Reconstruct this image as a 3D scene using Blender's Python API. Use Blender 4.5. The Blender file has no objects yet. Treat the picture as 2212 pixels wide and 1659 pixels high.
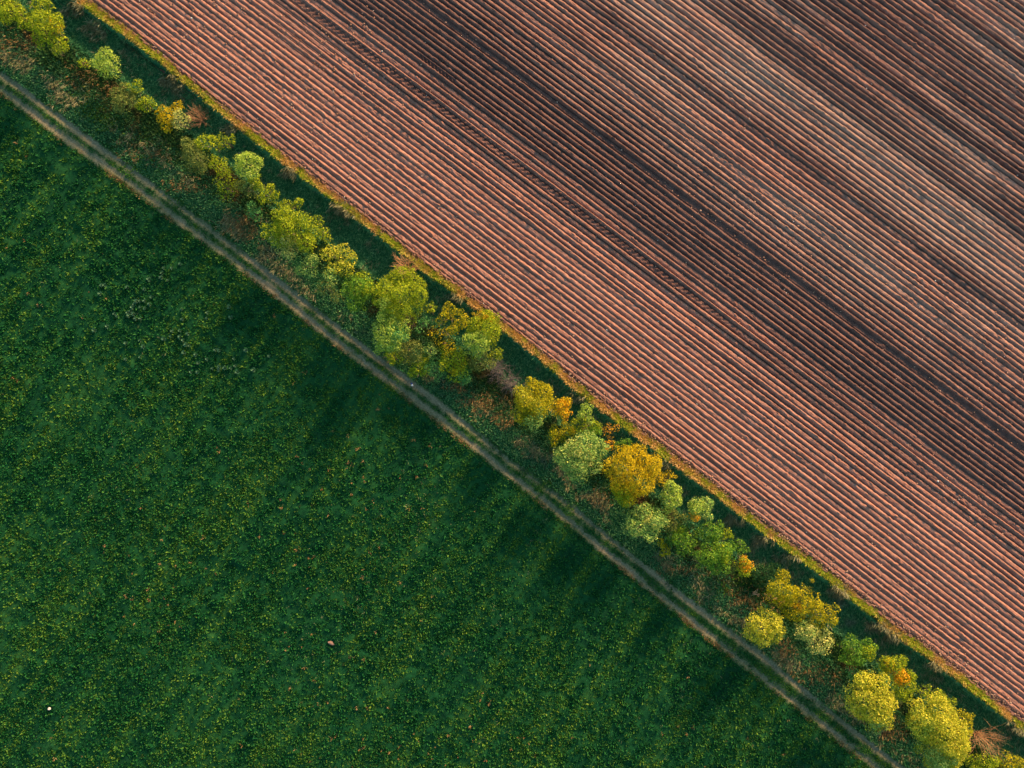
import bpy, math, random
import numpy as np
from mathutils import Vector

S = bpy.context.scene
COL = S.collection
rad = math.radians

# ------------------------------------------------------------------ camera, sky, sun, exposure
ALT = 110.0                      # the drone hovers 110 m up and looks straight down
WIDTH = 140.0                    # metres of ground across the frame
M = WIDTH / 2212.0               # metres per plan unit (plan: 2212 x 1659, u right, v down)
cam_d = bpy.data.cameras.new("camera")
cam_d.sensor_width = 36.0
cam_d.lens = 36.0 * ALT / WIDTH
cam_d.clip_start = 1.0
cam_d.clip_end = 8000.0
cam = bpy.data.objects.new("camera", cam_d)
cam.location = (0, 0, ALT)
COL.objects.link(cam)
S.camera = cam

SUN_EL, SUN_AZ = 16.0, 34.0
w = bpy.data.worlds.new("World")
S.world = w
w.use_nodes = True
nt = w.node_tree
bg = nt.nodes["Background"]
sky = nt.nodes.new("ShaderNodeTexSky")
sky.sky_type = 'NISHITA'
sky.sun_disc = False
sky.sun_elevation = rad(SUN_EL)
sky.sun_rotation = rad(SUN_AZ)
tint = nt.nodes.new("ShaderNodeMix"); tint.data_type = 'RGBA'; tint.blend_type = 'MULTIPLY'
tint.inputs[0].default_value = 1.0
tint.inputs[7].default_value = (0.88, 1.08, 0.94, 1)      # green multiply added over the sky colour to turn the shade teal
nt.links.new(sky.outputs[0], tint.inputs[6])
nt.links.new(tint.outputs[2], bg.inputs[0])
bg.inputs[1].default_value = 0.13
sun_d = bpy.data.lights.new("sun", 'SUN')
sun_d.energy = 5.0
sun_d.angle = rad(9.0)         # low sun in evening haze: soft-edged shadows
sun_d.color = (1.0, 0.62, 0.33)
sun = bpy.data.objects.new("sun", sun_d)
sv = Vector((math.sin(rad(SUN_AZ)) * math.cos(rad(SUN_EL)), math.cos(rad(SUN_AZ)) * math.cos(rad(SUN_EL)), math.sin(rad(SUN_EL))))
sun.rotation_euler = sv.to_track_quat('Z', 'Y').to_euler()
sun.location = (60, 90, 60)
COL.objects.link(sun)
S.view_settings.view_transform = 'Standard'
S.view_settings.look = 'None'
S.view_settings.gamma = 1.0
S.view_settings.exposure = 0.95
S.render.engine = 'CYCLES'
S.cycles.max_bounces = 5
S.cycles.transparent_max_bounces = 4

# ------------------------------------------------------------------ helpers
def hash2(i, j, seed):
    n = (i.astype(np.int64) * 374761393 + j.astype(np.int64) * 668265263 + seed * 144269504) & 0xFFFFFFFF
    n = ((n ^ (n >> 13)) * 1274126177) & 0xFFFFFFFF
    n = (n ^ (n >> 16)) & 0xFFFFFFFF
    return n.astype(np.float64) / 4294967295.0

def vnoise(x, y, seed=0):
    xi = np.floor(x); yi = np.floor(y)
    fx = x - xi; fy = y - yi
    fx = fx * fx * (3 - 2 * fx); fy = fy * fy * (3 - 2 * fy)
    xi = xi.astype(np.int64); yi = yi.astype(np.int64)
    a = hash2(xi, yi, seed); b = hash2(xi + 1, yi, seed)
    c = hash2(xi, yi + 1, seed); d = hash2(xi + 1, yi + 1, seed)
    return (a * (1 - fx) + b * fx) * (1 - fy) + (c * (1 - fx) + d * fx) * fy

def fbm(x, y, seed=0, octaves=4):
    t = np.zeros(np.broadcast(x, y).shape); amp = 0.5; tot = 0
    for k in range(octaves):
        t = t + amp * vnoise(x * 2 ** k, y * 2 ** k, seed + 17 * k); tot += amp; amp *= 0.5
    return t / tot

def smooth(a, b, x):
    t = np.clip((x - a) / (b - a), 0, 1)
    return t * t * (3 - 2 * t)

def mesh_np(name, verts, faces, mat=None, attrs=None, shade=False, parent=None):
    """verts (n,3), faces (m,k) with one k: ONE mesh object."""
    me = bpy.data.meshes.new(name)
    verts = np.asarray(verts, np.float32); faces = np.asarray(faces, np.int32)
    m, k = faces.shape
    me.vertices.add(len(verts)); me.vertices.foreach_set("co", verts.ravel())
    me.loops.add(m * k); me.loops.foreach_set("vertex_index", faces.ravel())
    me.polygons.add(m)
    me.polygons.foreach_set("loop_start", np.arange(0, m * k, k, dtype=np.int32))
    me.polygons.foreach_set("loop_total", np.full(m, k, np.int32))
    if shade:
        me.polygons.foreach_set("use_smooth", np.ones(m, bool))
    for an, vals in (attrs or {}).items():
        at = me.attributes.new(an, 'FLOAT', 'POINT')
        at.data.foreach_set("value", np.asarray(vals, np.float32))
    me.update(calc_edges=True)
    me.validate()
    if mat: me.materials.append(mat)
    o = bpy.data.objects.new(name, me)
    COL.objects.link(o)
    if parent is not None: o.parent = parent
    return o

def grid_faces(nr, nc, flip=False):
    i = np.arange(nr * nc).reshape(nr, nc)
    a, b, c, d = i[:-1, :-1], i[:-1, 1:], i[1:, 1:], i[1:, :-1]
    q = np.stack([a, d, c, b] if flip else [a, b, c, d], -1)
    return q.reshape(-1, 4)

def tag(o, label, cat, group=None, kind=None):
    o['label'] = label; o['category'] = cat
    if group: o['group'] = group
    if kind: o['kind'] = kind
    return o

def px(u): return (np.asarray(u, float) - 1106.0) * M
def py(v): return -(np.asarray(v, float) - 829.5) * M

# ------------------------------------------------------------------ materials
def new_mat(name):
    m = bpy.data.materials.new(name); m.use_nodes = True
    n = m.node_tree
    n.nodes.clear()
    out = n.nodes.new("ShaderNodeOutputMaterial")
    return m, n, out

def ramp(n, stops):
    r = n.nodes.new("ShaderNodeValToRGB")
    e = r.color_ramp.elements
    while len(e) > 1: e.remove(e[-1])
    e[0].position = stops[0][0]; e[0].color = (*stops[0][1], 1)
    for p, c in stops[1:]:
        x = e.new(p); x.color = (*c, 1)
    return r

def noise(n, scale, detail=4, rough=0.6, vec=None):
    t = n.nodes.new("ShaderNodeTexNoise")
    t.inputs["Scale"].default_value = scale; t.inputs["Detail"].default_value = detail
    t.inputs["Roughness"].default_value = rough
    if vec: n.links.new(vec, t.inputs["Vector"])
    return t

def mixc(n, fac, a, b, mode='MIX'):
    x = n.nodes.new("ShaderNodeMix"); x.data_type = 'RGBA'; x.blend_type = mode
    def put(s, v):
        if isinstance(v, bpy.types.NodeSocket): n.links.new(v, s)
        elif isinstance(v, (int, float)): s.default_value = v
        else: s.default_value = (*v, 1)
    put(x.inputs[0], fac); put(x.inputs[6], a); put(x.inputs[7], b)
    return x.outputs[2]

def diffuse_out(n, out, colour, rough=0.95, transl=0.0, bump=None, spec=0.15):
    p = n.nodes.new("ShaderNodeBsdfPrincipled")
    n.links.new(colour, p.inputs["Base Color"])
    p.inputs["Roughness"].default_value = rough
    p.inputs["Specular IOR Level"].default_value = spec
    if bump: n.links.new(bump, p.inputs["Normal"])
    sh = p.outputs[0]
    if transl > 0:
        t = n.nodes.new("ShaderNodeBsdfTranslucent")
        n.links.new(colour, t.inputs["Color"])
        x = n.nodes.new("ShaderNodeMixShader"); x.inputs[0].default_value = transl
        n.links.new(sh, x.inputs[1]); n.links.new(t.outputs[0], x.inputs[2])
        sh = x.outputs[0]
    n.links.new(sh, out.inputs[0])

def pos(n):
    return n.nodes.new("ShaderNodeNewGeometry")

def streak_vec(n, g, along=26.0, across=2.4):
    """Position turned to the mowing direction (up-right across the meadow) and stretched along it."""
    c = n.nodes.new("ShaderNodeCombineXYZ")
    for k, (d, sc) in enumerate((((0.55, 0.83, 0), along), ((0.83, -0.55, 0), across))):
        v = n.nodes.new("ShaderNodeVectorMath"); v.operation = 'DOT_PRODUCT'; v.inputs[1].default_value = tuple(q / sc for q in d)
        n.links.new(g.outputs["Position"], v.inputs[0]); n.links.new(v.outputs["Value"], c.inputs[k])
    return c.outputs[0]

def leaf_mat(name, stops, patch=None, patch_scale=0.25, transl=0.25, patch_w=(0.42, 0.6), streak=False):
    """Every leaf or blade takes its own tone; patch adds a second ramp over broad noise patches."""
    m, n, out = new_mat(name)
    g = pos(n)
    r = ramp(n, stops); n.links.new(g.outputs["Random Per Island"], r.inputs[0])
    c = r.outputs[0]
    if patch:
        r2 = ramp(n, patch); n.links.new(g.outputs["Random Per Island"], r2.inputs[0])
        t = noise(n, 1.0, 4, 0.55, streak_vec(n, g)) if streak else noise(n, patch_scale, 3, 0.6, g.outputs["Position"])
        mr = n.nodes.new("ShaderNodeMapRange"); mr.inputs[1].default_value = patch_w[0]; mr.inputs[2].default_value = patch_w[1]
        n.links.new(t.outputs[0], mr.inputs[0])
        c = mixc(n, mr.outputs[0], c, r2.outputs[0])
    diffuse_out(n, out, c, 0.7, transl, spec=0.12)
    return m

def ground_mat(name, c1, c2, c3, scale=0.6, fine=6.0, bump=0.4, streak=False):
    m, n, out = new_mat(name)
    g = pos(n)
    a = noise(n, scale, 6, 0.65, g.outputs["Position"])
    b = noise(n, fine, 5, 0.7, g.outputs["Position"])
    if streak: a = noise(n, 1.0, 6, 0.6, streak_vec(n, g))
    r = ramp(n, [(0.3, c1), (0.5, c2), (0.72, c3)]); n.links.new(a.outputs[0], r.inputs[0])
    r2 = ramp(n, [(0.3, (0.55,) * 3), (0.7, (1.3,) * 3)]); n.links.new(b.outputs[0], r2.inputs[0])
    c = mixc(n, 1.0, r.outputs[0], r2.outputs[0], 'MULTIPLY')
    bp = n.nodes.new("ShaderNodeBump"); bp.inputs["Strength"].default_value = bump; bp.inputs["Distance"].default_value = 0.12
    n.links.new(b.outputs[0], bp.inputs["Height"])
    diffuse_out(n, out, c, 0.95, 0, bp.outputs[0])
    return m

def soil_mat():
    m, n, out = new_mat("ploughed soil")
    g = pos(n)
    at = n.nodes.new("ShaderNodeAttribute"); at.attribute_name = "wet_and_shade"  # real damp plus the shade painted into the furrow bottoms
    a = noise(n, 0.9, 6, 0.7, g.outputs["Position"])
    b = noise(n, 7.0, 6, 0.75, g.outputs["Position"])
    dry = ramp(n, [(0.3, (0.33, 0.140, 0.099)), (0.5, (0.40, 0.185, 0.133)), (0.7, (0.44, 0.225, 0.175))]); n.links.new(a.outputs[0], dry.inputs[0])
    wet_and_shade = ramp(n, [(0.3, (0.10, 0.052, 0.044)), (0.7, (0.20, 0.108, 0.090))]); n.links.new(a.outputs[0], wet_and_shade.inputs[0])
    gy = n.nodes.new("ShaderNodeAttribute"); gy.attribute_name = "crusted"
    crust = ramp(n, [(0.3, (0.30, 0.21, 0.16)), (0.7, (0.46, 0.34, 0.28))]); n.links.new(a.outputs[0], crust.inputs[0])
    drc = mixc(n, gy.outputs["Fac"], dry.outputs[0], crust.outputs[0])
    c = mixc(n, at.outputs["Fac"], drc, wet_and_shade.outputs[0])
    f = ramp(n, [(0.3, (0.6, 0.58, 0.56)), (0.5, (1, 1, 1)), (0.72, (1.25, 1.25, 1.25))]); n.links.new(b.outputs[0], f.inputs[0])
    c = mixc(n, 1.0, c, f.outputs[0], 'MULTIPLY')
    bp = n.nodes.new("ShaderNodeBump"); bp.inputs["Strength"].default_value = 0.7; bp.inputs["Distance"].default_value = 0.06
    n.links.new(b.outputs[0], bp.inputs["Height"])
    diffuse_out(n, out, c, 0.95, 0, bp.outputs[0])
    return m

def track_mat():
    m, n, out = new_mat("track earth and grass")
    g = pos(n)
    at = n.nodes.new("ShaderNodeAttribute"); at.attribute_name = "bare"
    b = noise(n, 5.0, 6, 0.75, g.outputs["Position"])
    earth = ramp(n, [(0.3, (0.115, 0.10, 0.06)), (0.55, (0.24, 0.205, 0.13)), (0.75, (0.38, 0.325, 0.22))]); n.links.new(b.outputs[0], earth.inputs[0])
    gr = ramp(n, [(0.3, (0.006, 0.055, 0.018)), (0.6, (0.02, 0.095, 0.024)), (0.8, (0.07, 0.13, 0.028))]); n.links.new(b.outputs[0], gr.inputs[0])
    mth = n.nodes.new("ShaderNodeMath"); mth.operation = 'ADD'
    sub = n.nodes.new("ShaderNodeMath"); sub.operation = 'MULTIPLY_ADD'
    sub.inputs[1].default_value = 0.9; sub.inputs[2].default_value = -0.45
    n.links.new(b.outputs[0], sub.inputs[0]); n.links.new(sub.outputs[0], mth.inputs[0]); n.links.new(at.outputs["Fac"], mth.inputs[1])
    cl = n.nodes.new("ShaderNodeClamp"); n.links.new(mth.outputs[0], cl.inputs[0])
    c = mixc(n, cl.outputs[0], gr.outputs[0], earth.outputs[0])
    bp = n.nodes.new("ShaderNodeBump"); bp.inputs["Strength"].default_value = 0.4; bp.inputs["Distance"].default_value = 0.08
    n.links.new(b.outputs[0], bp.inputs["Height"])
    diffuse_out(n, out, c, 0.95, 0, bp.outputs[0])
    return m

def wood_mat(name, c1, c2):
    m, n, out = new_mat(name)
    g = pos(n)
    a = noise(n, 5.0, 5, 0.7, g.outputs["Position"])
    r = ramp(n, [(0.3, c1), (0.7, c2)]); n.links.new(a.outputs[0], r.inputs[0])
    diffuse_out(n, out, r.outputs[0], 0.9)
    return m

# ------------------------------------------------------------------ plan curves (u -> v)
E_PTS = [(-900, -838), (181, 0), (252, 50), (353, 126), (429, 192), (504, 252), (558, 297), (655, 370), (781, 466), (910, 567),
         (1083, 696), (1183, 776), (1275, 856), (1414, 957), (1515, 1033), (1602, 1101), (1754, 1213), (1806, 1252), (1906, 1337), (2032, 1428), (2212, 1566), (3100, 2250)]
UP_PTS = [(-900, -500), (0, 161), (101, 234), (202, 310), (352, 419), (478, 514), (604, 609), (704, 690), (830, 786), (956, 878), (1086, 985),
          (1212, 1078), (1350, 1192), (1476, 1292), (1602, 1385), (1678, 1443), (1780, 1531), (1944, 1659), (3100, 2540)]
LO_PTS = [(-900, -470), (0, 191), (126, 287), (227, 358), (352, 451), (478, 544), (604, 638), (704, 721), (830, 814), (931, 890), (1086, 1013),
          (1212, 1113), (1350, 1225), (1476, 1327), (1602, 1428), (1654, 1468), (1780, 1568), (1894, 1659), (3100, 2590)]

def curve(pts):
    p = np.array(pts, float)
    def f(u):
        u = np.asarray(u, float)
        return sum(np.interp(u + d, p[:, 0], p[:, 1]) for d in (-40, -20, 0, 20, 40)) / 5
    return f
Ec, UPc, LOc = curve(E_PTS), curve(UP_PTS), curve(LO_PTS)
def T1(u): return LOc(u) + 15
def T2(u): return UPc(u) - 14
PERP = 0.79 * M                         # metres across the hedge per plan unit of v

def edge_wobble(u):
    return 9 * (fbm(u / 30.0, u * 0 + 3.3, 5, 4) - 0.5)

DP_X = [-1, 0, 0.2, 0.5, 0.8, 1.4, 2.4, 3.8, 4.6, 5.6, 6.8, 8.0, 10, 12, 30]
DP_Z = [-0.05, 0.05, 0.26, 0.50, 0.34, -0.30, -0.65, -0.85, -0.85, -0.55, -0.25, -0.1, 0.02, 0.0, 0]

def height(u, v):
    """Height of the land between the ploughed edge and the meadow."""
    u = np.asarray(u, float); v = np.asarray(v, float)
    d = (v - Ec(u) - edge_wobble(u)) * PERP
    z = np.interp(d + 0.5 * (fbm(u / 45.0, v / 45.0, 9, 3) - 0.5), DP_X, DP_Z)
    far = smooth(-500, -150, u) * (1 - smooth(2400, 2750, u))
    z = np.where(z < 0, z * far, z)
    x, y = px(u), py(v)
    near = smooth(0.2, 1.5, d)
    z = z + near * 0.22 * (fbm(x / 1.6, y / 1.6, 21, 3) - 0.5)
    dr = np.minimum(np.abs(v - UPc(u)), np.abs(v - LOc(u))) * PERP
    z = z - 0.09 * np.exp(-(dr / 0.35) ** 2)
    inm = smooth(0, 30, v - T1(u))
    z = z + inm * (0.9 * (fbm(x / 26.0, y / 26.0, 31, 3) - 0.5) + 0.30 * (fbm(x / 1.1, y / 1.1, 41, 2) - 0.5))
    return z

# ------------------------------------------------------------------ the land
U0, U1 = -560, 2780
ucols = np.concatenate([np.arange(U0, -60, 12), np.arange(-60, 2280, 2.6), np.arange(2280, U1 + 1, 12)]).astype(float)

def strip(name, lo, hi, rows, mat, attr=None):
    """A sheet of land between two curves v = lo(u) and v = hi(u)."""
    t = np.asarray(rows)[:, None]
    U = np.broadcast_to(ucols[None, :], (len(rows), len(ucols)))
    V = lo(ucols)[None, :] * (1 - t) + hi(ucols)[None, :] * t
    Z = height(U, V)
    co = np.stack([px(U), py(V), Z], -1).reshape(-1, 3)
    o = mesh_np(name, co, grid_faces(len(rows), len(ucols), True), mat, {attr[0]: attr[1](U, V).ravel()} if attr else None, True)
    o['kind'] = 'structure'
    return o

M_verge = ground_mat("verge turf", (0.02, 0.035, 0.010), (0.045, 0.06, 0.015), (0.10, 0.085, 0.03), 0.8)
M_ditch = ground_mat("ditch turf", (0.018, 0.105, 0.048), (0.036, 0.165, 0.072), (0.085, 0.21, 0.10), 0.9)
M_bank = ground_mat("bank litter", (0.012, 0.055, 0.020), (0.03, 0.075, 0.024), (0.10, 0.085, 0.036), 0.45)
M_mead = ground_mat("meadow turf", (0.003, 0.042, 0.015), (0.006, 0.068, 0.020), (0.026, 0.105, 0.024), 0.5, 4.0, 0.4, True)  # streaks in the turf colour stand for light rays between the trees
M_soil = soil_mat()
M_track = track_mat()

strip("verge", lambda u: Ec(u) + edge_wobble(u), lambda u: Ec(u) + 16, np.linspace(0, 1, 9), M_verge)
strip("ditch", lambda u: Ec(u) + 16, lambda u: Ec(u) + 136, np.linspace(0, 1, 40), M_ditch)
strip("bank", lambda u: Ec(u) + 136, T2, np.linspace(0, 1, 44), M_bank)

def bare(U, V):
    n = fbm(U / 14.0, V / 14.0, 61, 3)
    n2 = fbm((U * 0.8 + V * 0.6) / 70.0, (V * 0.8 - U * 0.6) / 12.0, 62, 3)
    out = 0
    for cv, wd in ((UPc, 0.62), (LOc, 0.66)):
        d = np.abs(V - cv(U)) * PERP
        out = np.maximum(out, np.exp(-(d / wd) ** 2))
    return np.clip(out * (0.42 + 0.8 * n2 + 0.5 * (fbm(U / 150.0, V * 0, 63, 2) - 0.5)) + 0.5 * (n - 0.5) - 0.02, 0, 1)
strip("farm_track", T2, T1, np.linspace(0, 1, 40), M_track, ("bare", bare))
strip("meadow", T1, lambda u: T1(u) + 2700, np.concatenate([np.linspace(0, 0.62, 420), np.linspace(0.63, 1, 40)]), M_mead)

# ploughed field: ridges fan out very slightly away from its edge
SL, FAN = 0.762, 0.00003
PITCH = 13.75
def field_v(u, r): return r + u * (SL + FAN * r)
R_EDGE = -110.0
rr = np.concatenate([np.arange(-2400, -1800, 4.0), np.arange(-1800, R_EDGE + 0.1, 1.22)])

WETX = [-2400, -1700, -1560, -1480, -1400, -1340, -1270, -1200, -1130, -1060, -980, -930, -880, -830, -780, -730, -690, -665, -640, -600, -560, -520, -480, -440, -400, -350, -300, -127]
WETY = [0.5, 0.40, 0.42, 0.40, 0.42, 0.72, 0.50, 0.74, 0.48, 0.40, 0.36, 0.30, 0.28, 0.36, 0.55, 0.66, 0.72, 0.92, 0.78, 0.66, 0.68, 0.60, 0.48, 0.30, 0.20, 0.12, 0.08, 0.12]

def build_field():
    U = np.broadcast_to(ucols[None, :], (len(rr), len(ucols)))
    R = np.broadcast_to(rr[:, None], U.shape)
    V = field_v(U, R)
    X, Y = px(U), py(V)
    rng = np.random.default_rng(4)
    # every drill row has its own height, width and offset
    wig = 3.2 * (fbm(U / 210.0, R / 70.0, 71, 2) - 0.5) + 0.35 * (fbm(U / 30.0, R / 30.0, 72, 2) - 0.5)
    k = np.floor((R + wig) / PITCH).astype(int)
    ph = (R + wig) / PITCH - k
    nk = k.max() - k.min() + 1
    ki = k - k.min()
    hgt = rng.uniform(0.65, 1.25, nk); off = rng.uniform(-0.11, 0.11, nk); broad = rng.uniform(0.82, 1.15, nk)
    for q in range(nk):
        if q % 4 == 0: hgt[q] *= 0.80; broad[q] *= 1.28
    # the sunny flank is steep with a narrow groove at its foot, the back slopes away more gently
    phs = np.where(ph < 0.44, ph / 0.44 * 0.5, 0.5 + (ph - 0.44) / 0.56 * 0.5)
    p = np.clip((phs - 0.5 - off[ki]) / broad[ki] + 0.5, 0, 1)
    c = 0.5 - 0.5 * np.cos(2 * np.pi * p)
    prof = np.clip(c * 1.25, 0, 1) ** 0.8
    prof = prof - 0.30 * np.exp(-((ph - 0.03) / 0.07) ** 2) - 0.30 * np.exp(-((ph - 0.97) / 0.07) ** 2)
    along = fbm(X / 5.0 + Y / 9, R / 14.0, 73, 3)
    wet_and_shade = np.interp(R + 26 * (fbm(U / 260.0, R / 60.0, 101, 3) - 0.5) * 2, WETX, WETY)
    mod = fbm(U / 420.0, R / 55.0, 103, 3) - 0.5
    ends = smooth(350, 900, U)
    deep = np.interp(R, [-900, -780, -700, -560, -460], [0, 0, 1, 1, 0]) * smooth(250, 620, U) * 0.16 * (1 - 0.5 * smooth(1750, 2150, U))
    rowv = rng.normal(0, 1, nk); rowv = 0.6 * rowv + 0.8 * np.convolve(rowv, np.ones(3) / 3, 'same')
    wet_and_shade = wet_and_shade * (0.55 + 0.45 * ends) + 0.40 * mod + deep + 0.20 * rowv[ki] * smooth(-200, -420, R)
    # the damper the soil, the sharper and higher the ridges stand
    Z = 0.215 * prof ** (1 + 0.5 * np.clip(wet_and_shade, 0, 1)) * hgt[ki] * (0.80 + 0.40 * along) * (0.86 + 0.55 * np.clip(wet_and_shade, 0, 1))
    # wheelways, tread prints and the pit chain
    flat = np.exp(-((R + 668) / 7.0) ** 4) * smooth(700, 1000, U)
    Z = Z * (1 - 0.85 * flat) - 0.03 * flat
    Lm = U * M * 1.25
    tread = np.exp(-((R + 481) / 8.5) ** 6) * smooth(560, 700, U) * (1 - 0.75 * smooth(1480, 1620, U))
    lug = 0.20 * smooth(-0.2, 0.4, np.sin(2 * np.pi * (Lm / 0.85 + 0.085 * (R + 481))))
    Z = Z * (1 - tread) + tread * (0.03 + lug)
    rim = np.exp(-((np.abs(R + 481) - 12.5) / 2.6) ** 2) * smooth(560, 700, U) * (1 - 0.6 * smooth(1480, 1620, U))
    Z = Z + 0.06 * rim * (0.5 + vnoise(X / 0.3, Y / 0.3, 81))
    pits = np.exp(-((R + 554) / 5.5) ** 6) * smooth(900, 910, U) * (1 - smooth(980, 990, U))
    pit = -0.22 * (np.sin(2 * np.pi * Lm / 0.62) > 0.1)
    Z = Z * (1 - pits) + pits * (0.20 + pit)
    # clods
    rough = 0.045 + 0.07 * fbm(X / 9.0, R / 40.0, 83, 2) + 0.17 * np.exp(-((V - Ec(U) + 5) / 9) ** 2)
    Z = Z + rough * (vnoise(X / 0.34, Y / 0.34, 91) - 0.5) + rough * 1.0 * (vnoise(X / 0.16, Y / 0.16, 92) - 0.5)
    lump = np.clip(vnoise(X / 0.5, Y / 0.5, 93) - 0.80, 0, 1) * 0.9 * (fbm(X / 7.0, R / 30.0, 94, 2) > 0.45)
    Z = Z + lump
    for (cu, cvv, cr) in ((1975, 922, 22), (1985, 935, 16), (2020, 618, 9), (1480, 35, 9), (1330, 605, 10), (2110, 380, 9), (1905, 745, 10)):
        g = np.exp(-(((U - cu) / cr) ** 2 + ((V - cvv) / (cr * .6)) ** 2))
        Z = Z * (1 - 0.7 * g) + 0.22 * g * vnoise(X / 0.3, Y / 0.3, 95)
    Z = Z + 0.5 * (fbm(X / 30.0, Y / 30.0, 97, 2) - 0.5) * smooth(-150, -400, R)
    over = smooth(0, 6, V - Ec(U) - edge_wobble(U))
    Z = Z * (1 - over) - 0.35 * over
    wet_and_shade = wet_and_shade + 0.28 * flat + 0.4 * tread
    crusted = 0.6 * np.clip(2.6 * (fbm(U / 230.0 + R / 400.0, R / 150.0, 107, 4) - 0.40), 0, 1) * smooth(-560, -840, R)
    wet_and_shade = wet_and_shade - 0.30 * crusted + 0.55 * (fbm(U / 90.0, k * 1.7, 109, 3) - 0.5) + 0.5 * (fbm(X / 9.0, Y / 9.0, 111, 4) - 0.5)
    # groove shade painted into the soil colour of furrow bottoms; field edge damp
    wet_and_shade = np.clip(wet_and_shade + 0.30 * (1 - c) ** 1.5 * 0.9 - 0.06 + 0.55 * np.exp(-(np.minimum(ph, 1 - ph) / 0.075) ** 2) + 0.8 * np.exp(-((V - Ec(U) + 5) / 8) ** 2), 0, 1)
    co = np.stack([X, Y, Z], -1).reshape(-1, 3)
    o = mesh_np("ploughed_field", co, grid_faces(len(rr), len(ucols), True), M_soil, {"wet_and_shade": wet_and_shade.ravel(), "crusted": crusted.ravel()}, True)
    o['kind'] = 'structure'
    return X, Y, Z, R
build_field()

# land beyond the photographed patch, out to the horizon
def outer_ground():
    m, n, out = new_mat("distant farmland")
    g = pos(n)
    sx = n.nodes.new("ShaderNodeVectorMath"); sx.operation = 'DOT_PRODUCT'
    sx.inputs[1].default_value = (0.61, 0.79, 0); n.links.new(g.outputs["Position"], sx.inputs[0])
    mr = n.nodes.new("ShaderNodeMapRange"); mr.inputs[1].default_value = 4; mr.inputs[2].default_value = 9
    n.links.new(sx.outputs["Value"], mr.inputs[0])
    a = noise(n, 0.15, 6, 0.65, g.outputs["Position"])
    gr = ramp(n, [(0.3, (0.01, 0.04, 0.018)), (0.7, (0.03, 0.08, 0.03))]); n.links.new(a.outputs[0], gr.inputs[0])
    so = ramp(n, [(0.3, (0.20, 0.11, 0.08)), (0.7, (0.34, 0.2, 0.15))]); n.links.new(a.outputs[0], so.inputs[0])
    diffuse_out(n, out, mixc(n, mr.outputs[0], gr.outputs[0], so.outputs[0]), 0.95)
    hx0, hx1, hy1, hy0 = float(px(-300)), float(px(2500)), float(py(-280)), float(py(1940))
    B = 3500.0
    vs = [(-B, -B, -.25), (B, -B, -.25), (B, B, -.25), (-B, B, -.25), (hx0, hy0, -.25), (hx1, hy0, -.25), (hx1, hy1, -.25), (hx0, hy1, -.25)]
    o = mesh_np("ground", vs, [(0, 1, 5, 4), (1, 2, 6, 5), (2, 3, 7, 6), (3, 0, 4, 7)], m)
    o['kind'] = 'structure'
outer_ground()

# ------------------------------------------------------------------ grasses
def blades(name, P, az, tilt, L, W, mat, label, cat, bend=0.0):
    """One triangle-tipped blade per row of P, as one mesh (grass nobody could count)."""
    n = len(P)
    d = np.stack([np.sin(tilt) * np.cos(az), np.sin(tilt) * np.sin(az), np.cos(tilt)], -1)
    side = np.stack([-np.sin(az), np.cos(az), np.zeros(n)], -1)
    # turn each blade a little about its own axis
    tw = np.random.default_rng(n).uniform(-0.9, 0.9, n)[:, None]
    up = np.cross(side, d)
    side = side * np.cos(tw) + up * np.sin(tw)
    b0 = P - side * W[:, None]; b1 = P + side * W[:, None]
    mid = P + d * (L * 0.55)[:, None]
    tip = P + d * L[:, None]; tip[:, 2] -= bend * L
    m0 = mid - side * (W * 0.8)[:, None]; m1 = mid + side * (W * 0.8)[:, None]
    co = np.stack([b0, b1, m1, tip, m0], 1).reshape(-1, 3)
    i = np.arange(n)[:, None] * 5
    f = i + np.array([[0, 1, 2, 3, 4]])
    o = mesh_np(name, co, f, mat)
    return tag(o, label, cat, kind='stuff')

def tufts(rng, u, v, k, spread, tilt_rng, L_rng, W_rng, lean=None, lean_amt=0.0, scale=None):
    """k blades for each tuft at plan points (u, v)."""
    n = len(u)
    sc = np.ones(n) if scale is None else scale
    uu = np.repeat(u, k); vv = np.repeat(v, k); ss = np.repeat(sc, k)
    a0 = rng.uniform(0, 2 * np.pi, n * k)
    ro = spread * ss * np.sqrt(rng.uniform(0, 1, n * k))
    x = px(uu) + ro * np.cos(a0); y = py(vv) + ro * np.sin(a0)
    u2 = x / M + 1106; v2 = -y / M + 829.5
    z = height(u2, v2) - 0.03
    az = a0 + rng.normal(0, 0.6, n * k)
    if lean is not None:
        pick = rng.uniform(0, 1, n * k) < lean_amt
        az = np.where(pick, lean + rng.normal(0, 0.45, n * k), az)
    tilt = rng.uniform(*tilt_rng, n * k)
    L = rng.uniform(*L_rng, n * k) * ss
    W = rng.uniform(*W_rng, n * k) * ss
    return np.stack([x, y, z], -1), az, tilt, L, W

def scatter(rng, n, lo, hi, keep=None, u0=-40, u1=2260):
    u = rng.uniform(u0, u1, n); t = rng.uniform(0, 1, n)
    v = lo(u) * (1 - t) + hi(u) * t
    ok = (v > -40) & (v < 1700)
    if keep is not None: ok &= rng.uniform(0, 1, n) < keep(u, v, t)
    return u[ok], v[ok]

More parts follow.
